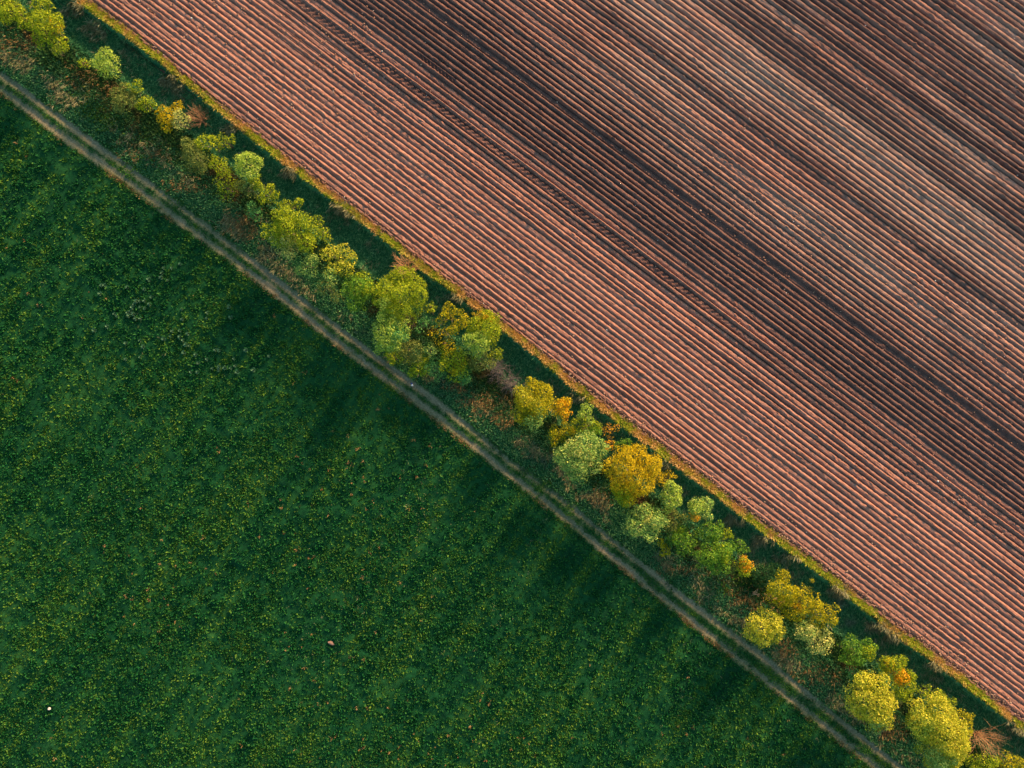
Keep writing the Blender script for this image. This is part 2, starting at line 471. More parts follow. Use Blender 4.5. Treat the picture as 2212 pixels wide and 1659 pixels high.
rng = np.random.default_rng(11)
G_mead = leaf_mat("meadow leaves", [(0, (0.004, 0.075, 0.022)), (0.6, (0.010, 0.115, 0.028)), (1, (0.05, 0.17, 0.032))],
                  [(0, (0.012, 0.11, 0.022)), (0.5, (0.05, 0.18, 0.026)), (1, (0.17, 0.28, 0.03))], 0.10, 0.25, (0.45, 0.62), True)  # streaked second ramp paints light rays between trees into the leaves
G_herb = leaf_mat("meadow herb leaves", [(0, (0.022, 0.13, 0.022)), (0.6, (0.055, 0.165, 0.024)), (1, (0.14, 0.21, 0.022))], None, transl=0.25)
G_straw = leaf_mat("dead straw", [(0, (0.13, 0.13, 0.06)), (0.5, (0.27, 0.26, 0.13)), (1, (0.44, 0.41, 0.24))], None, transl=0.15)
G_tan = leaf_mat("tan dead grass", [(0, (0.16, 0.09, 0.03)), (0.5, (0.30, 0.18, 0.07)), (1, (0.44, 0.31, 0.15))], None, transl=0.15)
G_verge = leaf_mat("verge grass", [(0, (0.16, 0.27, 0.02)), (0.5, (0.36, 0.46, 0.03)), (0.8, (0.60, 0.50, 0.05)), (1, (0.75, 0.52, 0.18))],
                   [(0, (0.34, 0.24, 0.04)), (0.5, (0.64, 0.40, 0.12)), (1, (0.75, 0.48, 0.22))], 0.22, 0.25, (0.46, 0.58))
G_ditch = leaf_mat("ditch grass", [(0, (0.016, 0.12, 0.05)), (0.6, (0.06, 0.24, 0.085)), (1, (0.22, 0.42, 0.18))],
                   [(0, (0.05, 0.11, 0.06)), (1, (0.24, 0.27, 0.18))], 0.25, 0.2, (0.58, 0.72))
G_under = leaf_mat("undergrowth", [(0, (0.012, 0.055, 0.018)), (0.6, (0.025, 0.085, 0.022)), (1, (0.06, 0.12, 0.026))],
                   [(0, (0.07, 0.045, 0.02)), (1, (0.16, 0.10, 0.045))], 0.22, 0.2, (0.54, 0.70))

def mead_keep(u, v, t):
    x, y = px(u), py(v)
    return np.clip(0.45 + 1.2 * (fbm(x / 5.0, y / 5.0, 201, 4) - 0.25), 0.4, 1)
mlo, mhi = T1, lambda u: np.maximum(T1(u) + 5, u * 0 + 1700)
def scatter_xy(rng, n, keep):
    u = rng.uniform(-40, 2260, n); v = rng.uniform(-40, 1700, n)
    ok = v > T1(u) - 4
    u, v = u[ok], v[ok]
    ok = rng.uniform(0, 1, len(u)) < keep(u, v, 0)
    return u[ok], v[ok]
u, v = scatter_xy(rng, 150000, mead_keep)
P = tufts(rng, u, v, 6, 0.17, (0.2, 1.15), (0.18, 0.42), (0.04, 0.085), scale=rng.uniform(0.5, 1.45, len(u)))
blades("meadow_grass", *P, G_mead, "short tufty dark green grass and herbs covering the meadow below the track", "grass", 0.25)
def herb_keep(u, v, t):
    x, y = px(u), py(v)
    far = smooth(60, 420, v - T1(u))
    a = (x * 0.55 + y * 0.83); b = (x * 0.83 - y * 0.55)
    st = 0.55 * fbm(a / 30.0, b / 3.0, 213, 4) + 0.45 * fbm(x / 6.0, y / 6.0, 211, 5)  # yellower herbs gather along the sun's direction, imitating lit streaks
    west = smooth(1500, 300, u) * 0.75 + 0.25
    return np.clip(5.0 * (st - 0.47), 0, 1) * (0.12 + 0.88 * far) * np.maximum(west, 0.6 * smooth(1250, 1600, v)) + 0.01
u, v = scatter_xy(rng, 110000, herb_keep)
P = tufts(rng, u, v, 8, 0.19, (0.3, 1.2), (0.14, 0.32), (0.03, 0.06), scale=rng.uniform(0.35, 1.25, len(u)))
blades("meadow_herbs", *P, G_herb, "yellow green leafy herb tufts speckling the open meadow", "herbs", 0.25)
def dry_keep(u, v, t):
    x, y = px(u), py(v)
    return np.clip(3.0 * (fbm(x / 12.0, y / 12.0, 221, 3) - 0.5), 0.02, 1)
u, v = scatter_xy(rng, 5000, dry_keep)
P = tufts(rng, u, v, 9, 0.13, (0.4, 1.3), (0.2, 0.5), (0.02, 0.04), 4.2, 0.5, rng.uniform(0.4, 1.25, len(u)))
blades("dry_grass_tufts", *P, G_tan, "scattered tan tufts of dead grass in the green meadow", "dry grass", 0.15)

# greyish thatch of last year's grass, in drifts
def thatch_keep(u, v, t):
    x, y = px(u), py(v)
    a = (x * 0.55 + y * 0.83); b = (x * 0.83 - y * 0.55)
    return np.clip(4.0 * (fbm(a / 22.0, b / 5.0, 225, 4) - 0.53), 0.0, 1) * (0.45 + 0.55 * smooth(600, 1300, u))
u, v = scatter_xy(rng, 13000, thatch_keep)
P = tufts(rng, u, v, 7, 0.2, (0.8, 1.45), (0.18, 0.42), (0.02, 0.045), 4.2, 0.4, rng.uniform(0.5, 1.2, len(u)))
blades("thatch", *P, leaf_mat("grey thatch", [(0, (0.07, 0.13, 0.05)), (0.6, (0.14, 0.20, 0.09)), (1, (0.26, 0.29, 0.15))], None, transl=0.2), "greyish drifts of last year's dead grass in the meadow", "dry grass", 0.15)

# track fringe and centre grass
u, v = scatter(rng, 34000, lambda u: T2(u) - 6, lambda u: T1(u) + 4, lambda u, v, t: np.clip(1.05 - 1.7 * bare(u, v), 0, 1))
P = tufts(rng, u, v, 5, 0.13, (0.35, 1.2), (0.12, 0.28), (0.03, 0.06))
blades("track_grass", *P, G_mead, "dark green grass growing on the crown and margins of the farm track", "grass", 0.2)
u, v = scatter(rng, 5000, lambda u: LOc(u) + 6, lambda u: LOc(u) + 14, lambda u, v, t: np.clip(3.0 * (fbm(u / 30, v / 30, 271, 3) - 0.48), 0.04, 1))
P = tufts(rng, u, v, 6, 0.12, (0.6, 1.3), (0.15, 0.35), (0.02, 0.04))
blades("track_fringe", *P, G_tan, "thin tan fringe of dry grass along the meadow side of the track", "dry grass", 0.2)

# bank between track and hedge
LEAN = math.atan2(-0.85, -0.35)
def bank_lo(u): return T2(u) - 105
u, v = scatter(rng, 34000, bank_lo, T2, lambda u, v, t: np.clip(0.35 + 1.3 * (fbm(px(u) / 3, py(v) / 3, 231, 3) - 0.25), 0, 1))
P = tufts(rng, u, v, 6, 0.18, (0.3, 1.2), (0.22, 0.5), (0.035, 0.07))
blades("bank_grass", *P, G_ditch, "dark rank grass on the bank between the track and the hedge", "grass", 0.2)
def straw_keep(u, v, t):
    x, y = px(u), py(v)
    band = np.exp(-(((v - UPc(u)) + 50 + 16 * np.sin(u / 160.0)) / 20.0) ** 2)
    return np.clip(band * np.clip(4.0 * (fbm(u / 42.0, v / 42.0, 241, 4) - 0.47), 0, 1), 0, 1)
u, v = scatter(rng, 15000, bank_lo, T2, straw_keep)
P = tufts(rng, u, v, 12, 0.22, (0.8, 1.45), (0.4, 1.0), (0.018, 0.04), LEAN, 0.65, rng.uniform(0.6, 1.2, len(u)))
blades("pale_reed_grass", *P, G_straw, "pale dead reed grass lodged in swathes along the bank beside the track", "dry grass", 0.12)
# rusty dead grass in the gaps of the hedge
u = []; v = []
for (cu, cv, ru, rv, n) in ((520, 478, 44, 22, 200), (540, 500, 26, 18, 120), (1050, 870, 48, 26, 300), (1095, 905, 30, 18, 150), (1690, 1300, 50, 26, 60), (1610, 1290, 46, 22, 160),
                            (1770, 1455, 60, 26, 200), (1700, 1400, 20, 16, 110), (1930, 1580, 34, 24, 180), (190, 160, 46, 26, 120), (230, 190, 40, 22, 120), (30, 90, 45, 25, 160),
                            (330, 330, 50, 20, 120), (880, 850, 30, 12, 50), (990, 836, 30, 10, 80), (1300, 1070, 36, 18, 110), (410, 400, 44, 16, 110), (1480, 1230, 50, 14, 90)):
    u += list(rng.normal(cu, ru * 0.55, n)); v += list(rng.normal(cv, rv * 0.55, n))
u, v = np.array(u), np.array(v)
ok = (v > Ec(u) + 110) & (v < T2(u)); u, v = u[ok], v[ok]
P = tufts(rng, u[::2], v[::2], 10, 0.25, (0.6, 1.4), (0.35, 0.8), (0.02, 0.04), LEAN, 0.5, rng.uniform(0.6, 1.2, len(u[::2])))
blades("rusty_grass", *P, G_tan, "rusty dead grass lying in the gaps of the hedge", "dry grass", 0.15)
# undergrowth under the trees
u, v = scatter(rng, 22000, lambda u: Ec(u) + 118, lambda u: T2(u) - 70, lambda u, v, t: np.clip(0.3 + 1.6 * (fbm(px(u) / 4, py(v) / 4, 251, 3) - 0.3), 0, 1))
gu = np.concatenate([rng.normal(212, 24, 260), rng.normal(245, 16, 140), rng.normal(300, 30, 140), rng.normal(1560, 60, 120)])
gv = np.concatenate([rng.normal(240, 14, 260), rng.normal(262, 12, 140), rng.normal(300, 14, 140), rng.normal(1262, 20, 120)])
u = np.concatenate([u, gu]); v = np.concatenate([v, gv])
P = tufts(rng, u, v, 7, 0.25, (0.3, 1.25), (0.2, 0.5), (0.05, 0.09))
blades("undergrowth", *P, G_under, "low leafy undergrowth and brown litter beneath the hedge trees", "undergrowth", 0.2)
gu = np.concatenate([rng.normal(208, 20, 420), rng.normal(240, 12, 220), rng.normal(300, 24, 60), rng.normal(185, 20, 80), rng.normal(1570, 40, 160), rng.normal(340, 40, 60)])
gv = np.concatenate([rng.normal(238, 10, 420), rng.normal(264, 9, 220), rng.normal(300, 10, 60), rng.normal(210, 10, 80), rng.normal(1262, 16, 160), rng.normal(352, 12, 60)])
P = tufts(rng, gu, gv, 7, 0.25, (0.75, 1.5), (0.25, 0.5), (0.035, 0.07))
blades("sunlit_tint_grass", *P, leaf_mat("sunlit tint grass", [(0, (0.03, 0.17, 0.012)), (0.5, (0.11, 0.30, 0.016)), (1, (0.32, 0.40, 0.02))], None, transl=0.3), "green growth brightened as if sunlit in the gaps between the upper hedge and the track", "grass", 0.2)  # bright leaf colour stands for sun falling through the hedge gap
# ditch sides
u, v = scatter(rng, 26000, lambda u: Ec(u) + 22, lambda u: Ec(u) + 125)
P = tufts(rng, u, v, 5, 0.25, (0.8, 1.5), (0.25, 0.65), (0.03, 0.06), LEAN, 0.35)
blades("ditch_grass", *P, G_ditch, "dark grass hanging down both sides of the shaded ditch", "grass", 0.15)
gu, gv = scatter(rng, 2600, lambda u: Ec(u) + 24, lambda u: Ec(u) + 112, lambda u, v, t: np.clip(4 * (fbm(u / 26, v / 26, 281, 3) - 0.47), 0, 1))
P = tufts(rng, gu, gv, 9, 0.2, (0.7, 1.4), (0.4, 0.9), (0.02, 0.04), LEAN, 0.6)
blades("ditch_straw", *P, G_straw, "dim straw coloured wisps of dead grass inside the shaded ditch", "dry grass", 0.15)
# sunlit verge
u, v = scatter(rng, 20000, lambda u: Ec(u) - 7 + 1.6 * edge_wobble(u), lambda u: Ec(u) + 16, lambda u, v, t: np.clip(1.3 - 1.5 * np.abs(t - 0.5) / 0.5, 0, 1) * np.clip(0.1 + 2.4 * (fbm(u / 14, v / 14, 261, 3) - 0.25), 0, 1))
P = tufts(rng, u, v, 9, 0.2, (0.3, 1.2), (0.22, 0.62), (0.025, 0.055), LEAN, 0.35)
blades("verge_grass", *P, G_verge, "sunlit yellow green and straw grass on the lip beside the ploughed edge", "grass", 0.2)
# the long bleached manes of grass on the lip
u = []; v = []
for (cu, cv, n) in ((160, 12, 60), (195, 48, 40), (213, 62, 40), (362, 164, 60), (380, 180, 40), (500, 270, 30), (627, 365, 50), (735, 440, 50), (748, 452, 40), (880, 575, 20), (985, 635, 25), (1250, 850, 20), (1590, 1118, 60), (1650, 1160, 60), (1700, 1200, 40), (1815, 1268, 90), (1900, 1345, 90), (1930, 1368, 60), (2020, 1430, 50), (2200, 1565, 60), (1440, 1000, 20)):
    u += list(rng.normal(cu, 11, n // 2)); v += list(rng.normal(cv, 6, n // 2) + 4)
u, v = np.array(u), np.array(v)
v = np.maximum(v, Ec(u) + 6)
P = tufts(rng, u, v, 12, 0.18, (0.7, 1.3), (0.6, 1.2), (0.02, 0.04), LEAN, 0.8)
blades("bleached_grass", *P, G_straw, "long bleached grass combed over the lip of the ditch", "dry grass", 0.2)

# clods and stones on the ploughed soil
def clods(name, u, v, z, size, mat, label, cat, seed):
    r = np.random.default_rng(seed)
    t = (1 + 5 ** 0.5) / 2
    ico = np.array([(-1, t, 0), (1, t, 0), (-1, -t, 0), (1, -t, 0), (0, -1, t), (0, 1, t), (0, -1, -t), (0, 1, -t), (t, 0, -1), (t, 0, 1), (-t, 0, -1), (-t, 0, 1)], float)
    ico /= np.linalg.norm(ico[0])
    F = np.array([(0, 11, 5), (0, 5, 1), (0, 1, 7), (0, 7, 10), (0, 10, 11), (1, 5, 9), (5, 11, 4), (11, 10, 2), (10, 7, 6), (7, 1, 8), (3, 9, 4), (3, 4, 2), (3, 2, 6), (3, 6, 8), (3, 8, 9), (4, 9, 5), (2, 4, 11), (6, 2, 10), (8, 6, 7), (9, 8, 1)])
    n = len(u)
    sh = ico[None] * r.uniform(0.7, 1.25, (n, 12, 1)) * size[:, None, None] * r.uniform(0.7, 1.3, (n, 1, 3)) * np.array([1, 1, 0.75])
    co = sh + np.stack([px(u), py(v), z], -1)[:, None, :]
    f = (np.arange(n) * 12)[:, None, None] + F[None]
    return tag(mesh_np(name, co.reshape(-1, 3), f.reshape(-1, 3), mat), label, cat, kind='stuff')
n = 9000
u = rng.uniform(0, 2240, n); r_ = -127 - np.abs(rng.exponential(420, n))
edge = rng.uniform(0, 1, n) < 0.22
r_ = np.where(edge, -120 - np.abs(rng.normal(0, 9, n)), r_)
v = field_v(u, r_); ok = (v > -20) & (v < 1680) & (v < Ec(u) + 3); u, v, r_ = u[ok], v[ok], r_[ok]
M_clod = leaf_mat("soil clods", [(0, (0.20, 0.10, 0.07)), (0.6, (0.36, 0.2, 0.14)), (1, (0.5, 0.32, 0.24))], None, transl=0.0)
clods("soil_clods", u, v, np.full(len(u), 0.13), rng.uniform(0.05, 0.13, len(u)), M_clod, "loose clods of reddish earth on the ploughed rows", "clods", 5)
n = 420
u = rng.uniform(0, 2240, n); r_ = -130 - rng.uniform(0, 1500, n); v = field_v(u, r_); ok = (v > -20) & (v < Ec(u) - 5)
u, v = u[ok], v[ok]
M_stone = leaf_mat("pale field stones", [(0, (0.4, 0.36, 0.33)), (1, (0.75, 0.72, 0.7))], None, transl=0.0)
clods("field_stones", u, v, np.full(len(u), 0.16), rng.uniform(0.05, 0.11, len(u)), M_stone, "pale stones and straw bits dotted over the ploughed rows", "stones", 6)

# ------------------------------------------------------------------ trees and shrubs
def pal(name, a, b, c, tr=0.3):
    k = lambda q: tuple(min(0.88, 1.95 * x) for x in q)
    return leaf_mat(name, [(0, k(a)), (0.5, k(b)), (1, k(c))], None, transl=tr)
PAL = {
    'olive':  pal("olive leaves", (0.06, 0.10, 0.006), (0.155, 0.205, 0.009), (0.30, 0.31, 0.014)),
    'amber':  pal("amber green leaves", (0.08, 0.10, 0.004), (0.20, 0.195, 0.006), (0.37, 0.29, 0.010)),
    'lime':   pal("lime leaves", (0.10, 0.16, 0.015), (0.20, 0.27, 0.035), (0.33, 0.38, 0.08)),
    'gold':   pal("golden leaves", (0.15, 0.12, 0.004), (0.30, 0.23, 0.006), (0.42, 0.31, 0.012)),
    'orange': pal("orange leaves", (0.26, 0.13, 0.006), (0.45, 0.22, 0.008), (0.58, 0.30, 0.015)),
    'cream':  pal("cream blossom leaves", (0.10, 0.14, 0.025), (0.25, 0.27, 0.07), (0.46, 0.40, 0.13)),
    'sage':   pal("sage leaves", (0.055, 0.13, 0.030), (0.13, 0.22, 0.050), (0.34, 0.36, 0.085)),
    'green':  pal("green leaves", (0.03, 0.09, 0.01), (0.07, 0.16, 0.016), (0.15, 0.22, 0.02)),
    'dull':   pal("dull leaves", (0.05, 0.075, 0.016), (0.09, 0.12, 0.026), (0.17, 0.18, 0.045)),
    'teal':   pal("teal leaves", (0.02, 0.09, 0.025), (0.05, 0.16, 0.045), (0.13, 0.26, 0.065)),
    'dark':   pal("dark leaves", (0.008, 0.03, 0.010), (0.015, 0.05, 0.014), (0.03, 0.08, 0.02)),
    'lemon':  pal("lemon leaves", (0.12, 0.145, 0.008), (0.25, 0.26, 0.018), (0.45, 0.38, 0.045)),
}
W_bark = wood_mat("grey brown bark", (0.05, 0.04, 0.03), (0.14, 0.11, 0.08))
W_rust = wood_mat("russet twigs", (0.28, 0.13, 0.07), (0.50, 0.28, 0.16))
W_tan = wood_mat("orange tan twigs", (0.42, 0.20, 0.09), (0.68, 0.40, 0.22))
W_grey = wood_mat("grey dead twigs", (0.10, 0.085, 0.08), (0.26, 0.22, 0.20))
W_pale = wood_mat("pale twigs", (0.18, 0.15, 0.12), (0.36, 0.30, 0.24))

def tubes(segs, sides=5):
    """segs: list of (p0, p1, r0, r1) -> verts, quads."""
    n = len(segs)
    p0 = np.array([s[0] for s in segs], float); p1 = np.array([s[1] for s in segs], float)
    r0 = np.array([s[2] for s in segs], float); r1 = np.array([s[3] for s in segs], float)
    d = p1 - p0; d /= np.linalg.norm(d, axis=1, keepdims=True) + 1e-9
    ref = np.where(np.abs(d[:, 2:3]) > 0.9, np.array([[1.0, 0, 0]]), np.array([[0, 0, 1.0]]))
    a = np.cross(d, ref); a /= np.linalg.norm(a, axis=1, keepdims=True) + 1e-9
    b = np.cross(d, a)
    th = np.linspace(0, 2 * np.pi, sides, endpoint=False)
    ring = a[:, None, :] * np.cos(th)[None, :, None] + b[:, None, :] * np.sin(th)[None, :, None]
    co = np.concatenate([p0[:, None] + ring * r0[:, None, None], p1[:, None] + ring * r1[:, None, None]], 1)
    i = np.arange(sides); j = (i + 1) % sides
    q = np.stack([i, j, j + sides, i + sides], -1)
    f = (np.arange(n) * 2 * sides)[:, None, None] + q[None]
    return co.reshape(-1, 3), f.reshape(-1, 4)

def leaves_on(r, centres, radii, n_leaf, size, flat=0.75, fuzz=0.25):
    """Leaf rhombs over a set of lobes; points buried well inside another lobe are dropped."""
    area = radii ** 2
    pick = r.choice(len(radii), n_leaf, p=area / area.sum())
    d = r.normal(0, 1, (n_leaf, 3)); d /= np.linalg.norm(d, axis=1, keepdims=True)
    d[:, 2] = np.where(d[:, 2] < -0.35, -d[:, 2], d[:, 2])
    depth = 1 - fuzz * r.uniform(0, 1, n_leaf) ** 1.5 + 0.16 * np.clip(r.normal(0, 1, n_leaf), -0.5, 2) * (r.uniform(0, 1, n_leaf) < 0.4)
    ph_ = r.uniform(0, 6.28, (len(radii), 3))[pick]
    depth = depth * (1 + 0.09 * np.sin(5 * d[:, 0] + ph_[:, 0]) * np.sin(5 * d[:, 1] + ph_[:, 1]) + 0.08 * np.sin(11 * d[:, 0] + ph_[:, 2]) * np.sin(9 * d[:, 1] + ph_[:, 0]))
    q = centres[pick] + d * (radii[pick] * depth)[:, None] * np.array([1, 1, flat])
    rel = (q[:, None, :] - centres[None]) / np.array([1, 1, flat])
    dist = np.linalg.norm(rel, axis=2) / radii[None]
    ok = (dist < 0.62).sum(1) == 0
    q, d = q[ok], d[ok]
    n = len(q)
    nrm = d + r.normal(0, 0.8, (n, 3)); nrm /= np.linalg.norm(nrm, axis=1, keepdims=True)
    t = np.cross(nrm, r.normal(0, 1, (n, 3))); t /= np.linalg.norm(t, axis=1, keepdims=True) + 1e-9
    b = np.cross(nrm, t)
    s = (size * r.uniform(0.6, 1.5, n))[:, None]
    co = np.stack([q - t * s, q - b * s * 0.6, q + t * s, q + b * s * 0.6], 1).reshape(-1, 3)
    f = np.arange(n * 4).reshape(n, 4)
    return co, f

def place(u, v, zt):
    """Plan point as seen from the drone, brought down to world x, y for something at height zt."""
    k = (ALT - zt) / ALT
    return float(px(u)) * k, float(py(v)) * k

TREE_GROUP = "trees and shrubs of the hedgerow"
def hedge_tree(kind, label, palette, blobs, h, dens=1.0, leaf=0.12, lobes=9, seed=1, fuzz=0.25, flat=0.8, extra=None, twigs=0, cat=None):
    """blobs: list of (u, v, r) in plan units - the rounded heads of one plant; h its height in metres.
    extra: list of (palette, u, v, r) patches of other foliage on the same plant."""
    r = np.random.default_rng(seed * 97 + 13)
    if palette == 'olive' and seed % 3 == 1 and blobs[0][0] > 950: palette = 'amber'
    u0 = sum(b[0] * b[2] for b in blobs) / sum(b[2] for b in blobs)
    v0 = sum(b[1] * b[2] for b in blobs) / sum(b[2] for b in blobs)
    bx, by = place(u0, v0, h * 0.6)
    ub, vb = bx / M + 1106, -by / M + 829.5
    gz = float(height(np.array([ub]), np.array([vb]))[0])
    root = bpy.data.objects.new(kind, None); COL.objects.link(root)
    root.location = (bx, by, gz); root.empty_display_size = 0.5
    tag(root, label, cat or ('tree' if h >= 4.2 else 'shrub'), TREE_GROUP)
    rmax = max(b[2] for b in blobs) * M
    def make(bl, palette, dens_k, part, zoff=0.0):
        C = []; Rr = []
        for (u, v, pr) in bl:
            R = pr * M * (1.0 if u < 720 else 1.05)
            hh = h * (0.66 + 0.34 * min(1.0, R / rmax)) + zoff
            c = min(R * 0.95, hh * 0.46)
            zc = hh - c
            x, y = place(u, v, gz + zc + 0.3 * c)
            n = max(5, int(lobes * (R / 2.0) ** 1.2))
            for k in range(n):
                th = r.uniform(0, 2 * np.pi); ph = math.acos(r.uniform(-0.35, 1))
                rad_k = R * r.uniform(0.25, 0.44)
                rr_ = max(0.0, R - rad_k) * r.uniform(0.82, 1.1)
                if r.uniform() < 0.2: rad_k *= 0.6; rr_ = R * r.uniform(0.75, 1.02)
                C.append((x + rr_ * math.sin(ph) * math.cos(th) - bx, y + rr_ * math.sin(ph) * math.sin(th) - by, zc + (c / R) * rr_ * math.cos(ph)))
                Rr.append(rad_k)
            C.append((x - bx, y - by, zc)); Rr.append(R * 0.62)
        C = np.array(C); Rr = np.array(Rr)
        n_leaf = int(dens_k * 5.2 * (Rr ** 2).sum() / (leaf * leaf * 0.6) * 0.33)
        co, f = leaves_on(r, C, Rr, max(200, int(n_leaf * 1.5)), leaf * 0.76, flat, fuzz)
        mesh_np(part, co, f, PAL[palette], parent=root)
        return C, Rr
    C, Rr = make(blobs, palette, dens, "crown")
    for (p2, u, v, pr) in (extra or []):
        make([(u, v, pr)], p2, dens, "foliage", 0.25)
    # trunk with limbs reaching into the lobes
    segs = []
    ntr = 1 if h > 4.2 else 3
    tr = 0.03 * h + 0.02
    for k in range(ntr):
        a = r.uniform(0, 6.28); lean = 0.10 if ntr == 1 else 0.35
        top = np.array([math.cos(a) * lean * h * 0.4, math.sin(a) * lean * h * 0.4, h * 0.45])
        b0 = np.array([math.cos(a), math.sin(a), 0]) * 0.06 * (ntr - 1)
        b0[2] = -0.25
        mid = (b0 + top) / 2 + r.normal(0, 0.06, 3)
        segs += [(b0, mid, tr / ntr ** 0.5, tr * 0.8 / ntr ** 0.5), (mid, top, tr * 0.8 / ntr ** 0.5, tr * 0.55 / ntr ** 0.5)]
        for q in r.choice(len(C), min(len(C), 7 if ntr == 1 else 4), replace=False):
            e = C[q]; m_ = (top + e) / 2 + r.normal(0, 0.12, 3)
            segs += [(top, m_, tr * 0.42 / ntr ** 0.5, tr * 0.25 / ntr ** 0.5), (m_, e, tr * 0.25 / ntr ** 0.5, 0.012)]
            for s in range(twigs):
                t_ = e + r.normal(0, 1, 3) * Rr[q] * 0.8
                segs.append((e, t_, 0.02, 0.008))
    co, f = tubes(segs)
    mesh_np("trunk", co, f, W_bark, parent=root)
    return root

def bare_shrub(kind, label, mat, u, v, r_u, h, n, seed, lean=(0, 0), droop=0.0, cat='shrub', rad0=0.03, tangle=False):
    r = np.random.default_rng(seed)
    x, y = place(u, v, h * 0.5)
    ub, vb = x / M + 1106, -y / M + 829.5
    gz = float(height(np.array([ub]), np.array([vb]))[0])
    root = bpy.data.objects.new(kind, None); COL.objects.link(root)
    root.location = (x, y, gz); root.empty_display_size = 0.5
    tag(root, label, cat, TREE_GROUP)
    R = r_u * M
    main = []; fine = []
    for k in range(n):
        a = r.uniform(0, 2 * np.pi); t = math.sqrt(r.uniform(0.02, 1))
        e = np.array([math.cos(a) * R * t + lean[0] * h, math.sin(a) * R * t + lean[1] * h, h * (1 - 0.55 * t * t) * r.uniform(0.75, 1.05) * (1 - droop * t)])
        b0 = np.array([r.normal(0, 0.12), r.normal(0, 0.12), -0.15])
        if tangle: b0 = np.array([math.cos(a + 2.0) * R * 0.6 * r.uniform(0, 1), math.sin(a + 2.0) * R * 0.6 * r.uniform(0, 1), r.uniform(0, h * 0.5)])
        m_ = b0 * 0.5 + e * 0.5 + r.normal(0, 0.14 * R, 3) * np.array([1, 1, 0.5])
        main += [(b0, m_, rad0, rad0 * 0.7), (m_, e, rad0 * 0.7, rad0 * 0.35)]
        for s in range(4):
            q = m_ + (e - m_) * r.uniform(0.1, 1.0)
            d = (e - b0) * 0.28 * r.uniform(0.5, 1.3) + r.normal(0, 0.22 * R, 3)
            fine.append((q, q + d, rad0 * 0.45, rad0 * 0.2))
    co, f = tubes(main, 4); mesh_np("stem", co, f, mat, parent=root)
    co, f = tubes(fine, 3); mesh_np("twigs", co, f, mat, parent=root)
    return root

T = hedge_tree
# from the top left corner of the hedge down to the lower right
T('tree', "yellow green tree with loose crown cut by the top left corner", 'olive', [(26, 20, 36), (52, 45, 22)], 6.0, seed=1, lobes=11)
T('tree', "tall olive tree with amber flecks beside the corner tree, above the straw patch", 'olive', [(98, 62, 42), (116, 48, 24), (122, 92, 24), (88, 14, 26)], 6.6, seed=2, lobes=12, extra=[('gold', 116, 54, 22)])
T('shrub', "grey green shrub at the foot of the tall olive tree near the corner", 'dull', [(125, 108, 18)], 2.6, seed=3)
T('round_tree', "single round lime green tree standing alone at the ditch, upper left", 'lime', [(233, 133, 35)], 5.2, seed=4, lobes=14, fuzz=.2)
T('shrub', "small yellow sprig left of the lone round lime tree", 'olive', [(180, 135, 17)], 1.8, seed=5, dens=.6)
T('shrub', "dull dark green shrub with a yellow top below the lone lime tree", 'dull', [(264, 222, 32), (252, 205, 22), (272, 196, 22)], 3.6, seed=6, extra=[('olive', 292, 188, 20)])
T('shrub', "olive shrub right of the dull dark green shrub with the yellow top", 'olive', [(313, 226, 24)], 3.2, seed=7)
T('shrub', "golden green shrub left of the pale blossoming shrub, upper hedge", 'gold', [(362, 246, 28), (382, 226, 15), (356, 272, 18)], 4.0, seed=8)
T('blossom_tree', "small pale blossoming tree between the golden shrub and the bare russet shrub", 'cream', [(389, 262, 28)], 4.4, seed=9, dens=.8, leaf=.13)
bare_shrub('bare_shrub', "bare russet shrub beside the small pale blossoming tree, upper hedge", W_rust, 423, 250, 24, 3.0, 46, 10)
T('tree', "grey green feathery tree with yellow crest left of the ditch, upper hedge", 'dull', [(420, 338, 36), (410, 318, 28), (432, 360, 20)], 4.6, seed=11, dens=.9, extra=[('olive', 440, 306, 27)])
T('shrub', "thin feathery olive shrub reaching toward the ditch right of the grey green tree", 'olive', [(484, 312, 22), (500, 300, 13), (478, 292, 12)], 3.6, seed=12, dens=.55)
T('shrub', "olive shrub touching the left side of the pale lime tree, upper hedge", 'olive', [(478, 362, 28), (466, 345, 16)], 4.0, seed=13, dens=.8)
T('round_tree', "pale lime tree with frilly round crown above dark olive shrubs, upper hedge", 'lime', [(534, 358, 33)], 6.0, seed=14, lobes=18, fuzz=.2)
T('shrub', "thin olive shrub with bare twigs showing under the frilly pale lime tree", 'olive', [(486, 402, 30), (508, 408, 22)], 3.0, seed=15, dens=.5, twigs=4)
T('shrub', "dim olive shrub directly below the frilly pale lime tree", 'dull', [(532, 404, 28)], 3.2, seed=16, extra=[('olive', 548, 392, 18)])
T('shrub', "yellow olive shrub at the ditch edge below right of the frilly lime tree", 'olive', [(576, 422, 26), (560, 402, 16), (586, 408, 14)], 4.0, seed=17)
T('shrub', "dull teal shrub at the lower left of the yellow olive ditch shrub", 'teal', [(553, 462, 23), (542, 445, 14)], 2.8, seed=18, dens=.7)
T('shrub', "flat yellow shrub poking above the wide olive tree toward the ditch", 'olive', [(622, 440, 16), (644, 436, 17), (608, 446, 14)], 4.0, seed=19)
T('tree', "wide many headed olive tree on the upper middle hedge", 'olive', [(612, 472, 30), (644, 498, 50), (588, 498, 28), (600, 520, 24)], 6.2, seed=20, lobes=12)
T('tree', "narrow olive tree with brown hollow right of the wide many headed tree", 'olive', [(680, 478, 22), (700, 500, 20), (706, 516, 14)], 5.0, seed=21, dens=.75)
T('blossom_tree', "pale grey cream tree in front of the wide many headed olive tree", 'cream', [(612, 522, 32), (628, 545, 22)], 5.0, seed=22, dens=.8, leaf=.13)
